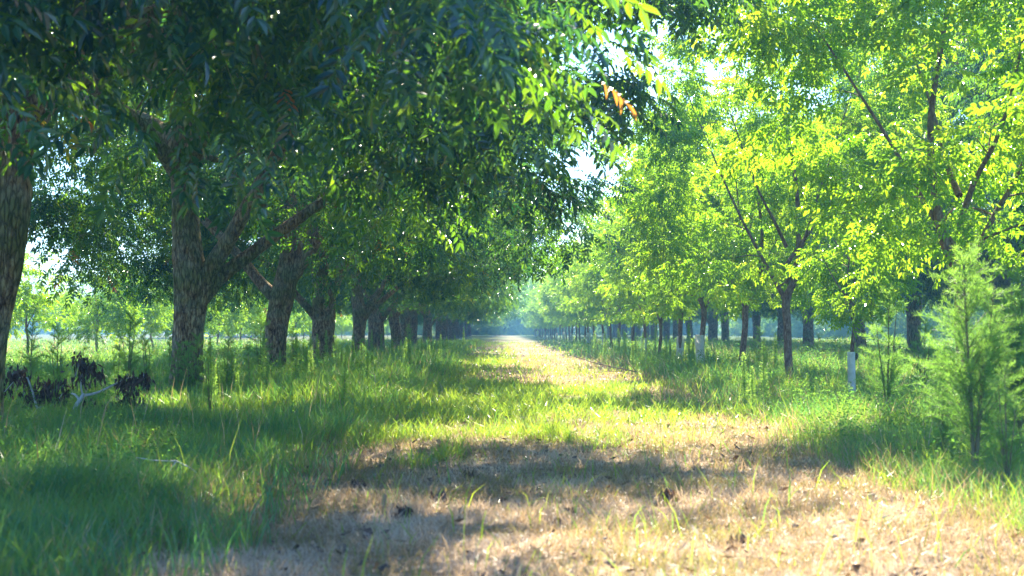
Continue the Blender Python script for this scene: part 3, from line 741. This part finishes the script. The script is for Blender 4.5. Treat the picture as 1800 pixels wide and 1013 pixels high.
for px, dp, s in ((463, 29, .95), (492, 33, .8), (540, 31, 1), (548, 31.6, .9), (408, 25, .7), (380, 22, .6), (690, 47, 1), (740, 55, 1), (760, 60, 1), (620, 40, .9), (1212, 45, 1.15), (1218, 43, 1.0),
                  (1172, 44, .8), (1045, 60, .9), (1062, 52, .9), (1256, 38, .6), (1345, 33, .75), (1347, 36, .8), (1400, 28, .6), (1010, 75, 1), (815, 85, 1.1), (800, 80, 1), (705, 52, .9), (600, 36, .8), (1100, 50, .9), (1130, 47, .9)):
    weed(rnd.choice([hwA, hwB]), px, dp, s * 1.1, 'bright green spiky weed standing up out of the tall grass', 'spiky weeds in the tall grass')

# ------------------------------------------------------------------ fallen branches
def withered(rng, centers, per=60, size=.11):
    n = len(centers) * per; c = np.repeat(np.array(centers), per, 0); p = c + rng.normal(0, size, (n, 3)) * [1, 1, .8]
    d = rng.normal(0, .38, (n, 3)); d[:, 2] -= 1.0; d /= np.linalg.norm(d, axis=1)[:, None]
    s = np.cross(d, rng.normal(0, 1, (n, 3))); s /= np.linalg.norm(s, axis=1)[:, None]; l = rng.uniform(.07, .15, (n, 1)); k = np.cross(d, s) * .012; p[:, 2] += .05
    V = np.stack([p, p + d * l * .4 + s * .012 + k, p + d * l, p + d * l * .4 - s * .012 - k], 1)
    return mesh_np('withered_leaves', V, np.arange(n * 4).reshape(-1, 4), M['dead'], {'rnd': np.repeat(rng.uniform(0, 1, n), 4)})

def px3(px, py, depth):
    return np.array([(px - 880) / 2500 * depth, depth, 1.25 + (578 - py) / 2500 * depth])
def fallen(name, label, stems, leafc, dp, mat='pale_wood', size=.1, per=42, seed=1):
    """real-size branch lying in the grass; coordinates in metres relative to its foot"""
    rng = np.random.default_rng(seed); foot = px3(*dp)
    foot[2] = float(ground_z(foot[0], foot[1])); root = empty(name, tuple(foot))
    ps = []
    for pts, r0, r1 in stems:
        lp, lr = resample(pts, np.linspace(r0, r1, len(pts)), .05); ps.append(tube(lp, lr, 8))
    V, F = join(ps); link('stem', mesh_np('stem', V, F, M[mat], smooth=True), root)
    if leafc: link('withered_leaves', withered(rng, leafc, per, size), root)
    return tag(root, label, 'branch', 'fallen branches')
# metres: image px * 18.5/2500 = 0.0074 m per px
fallen('fallen_branch', 'fallen branch with pale grey stem and drooping dark withered leaves left of the forked trunk',
       [([(-.03, 0, -.05), (.0, 0, .10), (.03, .01, .22), (.10, .02, .33), (.12, .02, .37)], .034, .022),
        ([(.09, .02, .34), (.27, .1, .38), (.45, .15, .47), (.62, .2, .56)], .019, .008), ([(.06, .02, .30), (.0, .05, .36), (-.06, .1, .37)], .016, .010),
        ([(.11, .02, .35), (.09, 0, .5), (.13, -.03, .75)], .012, .005), ([(.62, .2, .56), (.72, .22, .58), (.84, .2, .54)], .007, .003)],
       [(.12, 0, .72), (.07, 0, .80), (.20, 0, .70), (.28, 0, .60), (.10, 0, .56), (.58, .2, .52), (.64, .2, .46), (.66, .2, .34), (.58, .2, .22), (.83, .2, .52), (.86, .2, .47), (.44, .1, .14), (.34, .1, .10), (.78, .2, .2), (.12, .1, .14)], (133, 742, 18.5), seed=1, size=.058)
fallen('fallen_branch', 'fallen branch with dark curled leaves and a sawn pale stem, beside the left edge trunk',
       [([(.10, 0, .08), (.0, .02, .17), (-.08, .04, .10)], .034, .026), ([(-.05, .03, .12), (-.12, .05, .34), (-.20, .06, .56)], .018, .010),
        ([(-.05, .03, .14), (.15, .1, .22), (.26, .12, .38)], .012, .006), ([(-.05, .03, .10), (-.18, 0, .06), (-.30, -.03, .0)], .012, .006),
        ([(-.20, .06, .56), (-.34, .1, .56), (-.55, .1, .34)], .009, .004)],
       [(-.33, .1, .62), (-.42, .1, .56), (-.56, .1, .38), (-.25, .1, .54), (.02, .1, .45), (.10, .1, .38), (.24, .12, .44), (.2, .1, .26), (0, .1, .3), (-.1, .1, .2), (.14, .1, .12), (-.2, .1, .34)], (76, 724, 18.9), seed=2, size=.062)
st = [([(0, 0, .02), (-.6, .1, .16), (-1.3, .25, .30), (-2.0, .4, .52)], .018, .006), ([(-.5, .1, .14), (-.9, -.1, .12), (-1.5, -.2, .10)], .010, .004),
      ([(-1.2, .2, .28), (-1.6, .1, .55), (-1.9, .1, .75)], .008, .003), ([(0, 0, .02), (.2, .1, .06), (.35, .1, .2)], .014, .006), ([(-.3, .05, .1), (-.6, .3, .4), (-.8, .4, .55)], .009, .003)]
fallen('bare_branch', 'bare dark branch lying on the right verge beside the thin trunks', st, None, (1140, 655, 38), 'stick', seed=3)
fallen('bare_branch', 'small bare branch lying by the foot of the bent trunk with the white guard',
       [([(0, .0, .1), (.4, 0, .04), (.75, .1, .06)], .016, .008), ([(.5, 0, .05), (.3, .1, .4), (.1, .2, .75)], .009, .003), ([(.4, 0, .05), (.6, -.1, .14), (.75, -.1, .18)], .008, .004)], None, (1245, 662, 36), 'stick', seed=4)
fallen('bare_branch', 'thin bare twig sticking up from the shaded grass in the left foreground',
       [([(0, 0, -.02), (.05, .02, .14), (.12, .0, .25)], .009, .006), ([(.12, 0, .25), (-.05, .05, .25), (-.2, .08, .27)], .006, .003), ([(.12, 0, .25), (.22, 0, .2), (.28, .0, .16)], .006, .003)], None, (285, 880, 10.9), 'pale_wood', seed=5)
fallen('bare_branch', 'short dark stick poking from the grass right of the forked trunk',
       [([(0, 0, 0), (.08, 0, .22), (.25, .05, .42)], .014, .008), ([(.08, 0, .22), (.0, .05, .34)], .006, .003)], None, (350, 690, 28), 'stick', seed=6)

# dry leaf clumps lying on the track
def clump(seed, n=26):
    rng = np.random.default_rng(seed); root = empty('dead_leaf_clump', (0, 0, 0))
    c = [tuple(rng.normal(0, .03, 3) * [1, 1, .3] + [0, 0, .05]) for _ in range(3)]
    link('withered_leaves', withered(rng, c, n // 3, .025), root)
    V, F = tube([(-.07, 0, .01), (0, 0, .05), (.07, .02, .09)], [.004, .003, .002], 5); link('stem', mesh_np('stem', V, F, M['stick'], smooth=True), root)
    return root
clA, clB = clump(401), clump(402)
for i, (px, py, s, lab) in enumerate(((1175, 888, .95, 'largest dark dead leaf clump lying on the sunny right part of the track'), (765, 882, .8, 'dark dead leaves in the middle of the shaded foreground straw'),
        (710, 918, .7, 'small dark leaf clump left of centre in the foreground straw'), (828, 830, .65, 'small brown leaf clump at the top of the shaded straw'), (1000, 900, .5, 'small dark clump between the centre grass tuft and the largest clump'),
        (1290, 960, .6, 'dark leaf clump at the lower right of the track'), (630, 852, .7, 'dark clump at the left border of the straw'), (985, 925, .5, 'dark leaves lying at the foot of the centre grass tuft'))):
    dp = 3125 / (py - 578)
    inst(clA if i % 2 == 0 else clB, (px - 880) / 2500 * dp, dp, rnd.uniform(0, 6.28), s, label=lab, cat='dead leaves', group='dead leaf clumps on the track')

# ------------------------------------------------------------------ haze
m, nt, out = new_mat('haze')
pv = nt.nodes.new('ShaderNodeVolumePrincipled'); pv.inputs['Density'].default_value = 0.0012
pv.inputs['Color'].default_value = (.22, .56, 1.0, 1); pv.inputs['Anisotropy'].default_value = 0.1
nt.links.new(pv.outputs[0], out.inputs['Volume'])
x0, y0, z0, z1 = 660, 660, -1.3, 16.5
V = np.array([(sx * x0, sy * y0, z) for z in (z0, z1) for sx, sy in ((-1, -1), (1, -1), (1, 1), (-1, 1))], float)
F = np.array([(3, 2, 1, 0), (4, 5, 6, 7), (0, 1, 5, 4), (1, 2, 6, 5), (2, 3, 7, 6), (3, 0, 4, 7)])
hz = link('haze', mesh_np('haze', V, F, m)); tag(hz, 'thin blue morning haze between the trees', 'haze', kind='stuff')
m.cycles.homogeneous_volume = True if hasattr(m.cycles, 'homogeneous_volume') else None
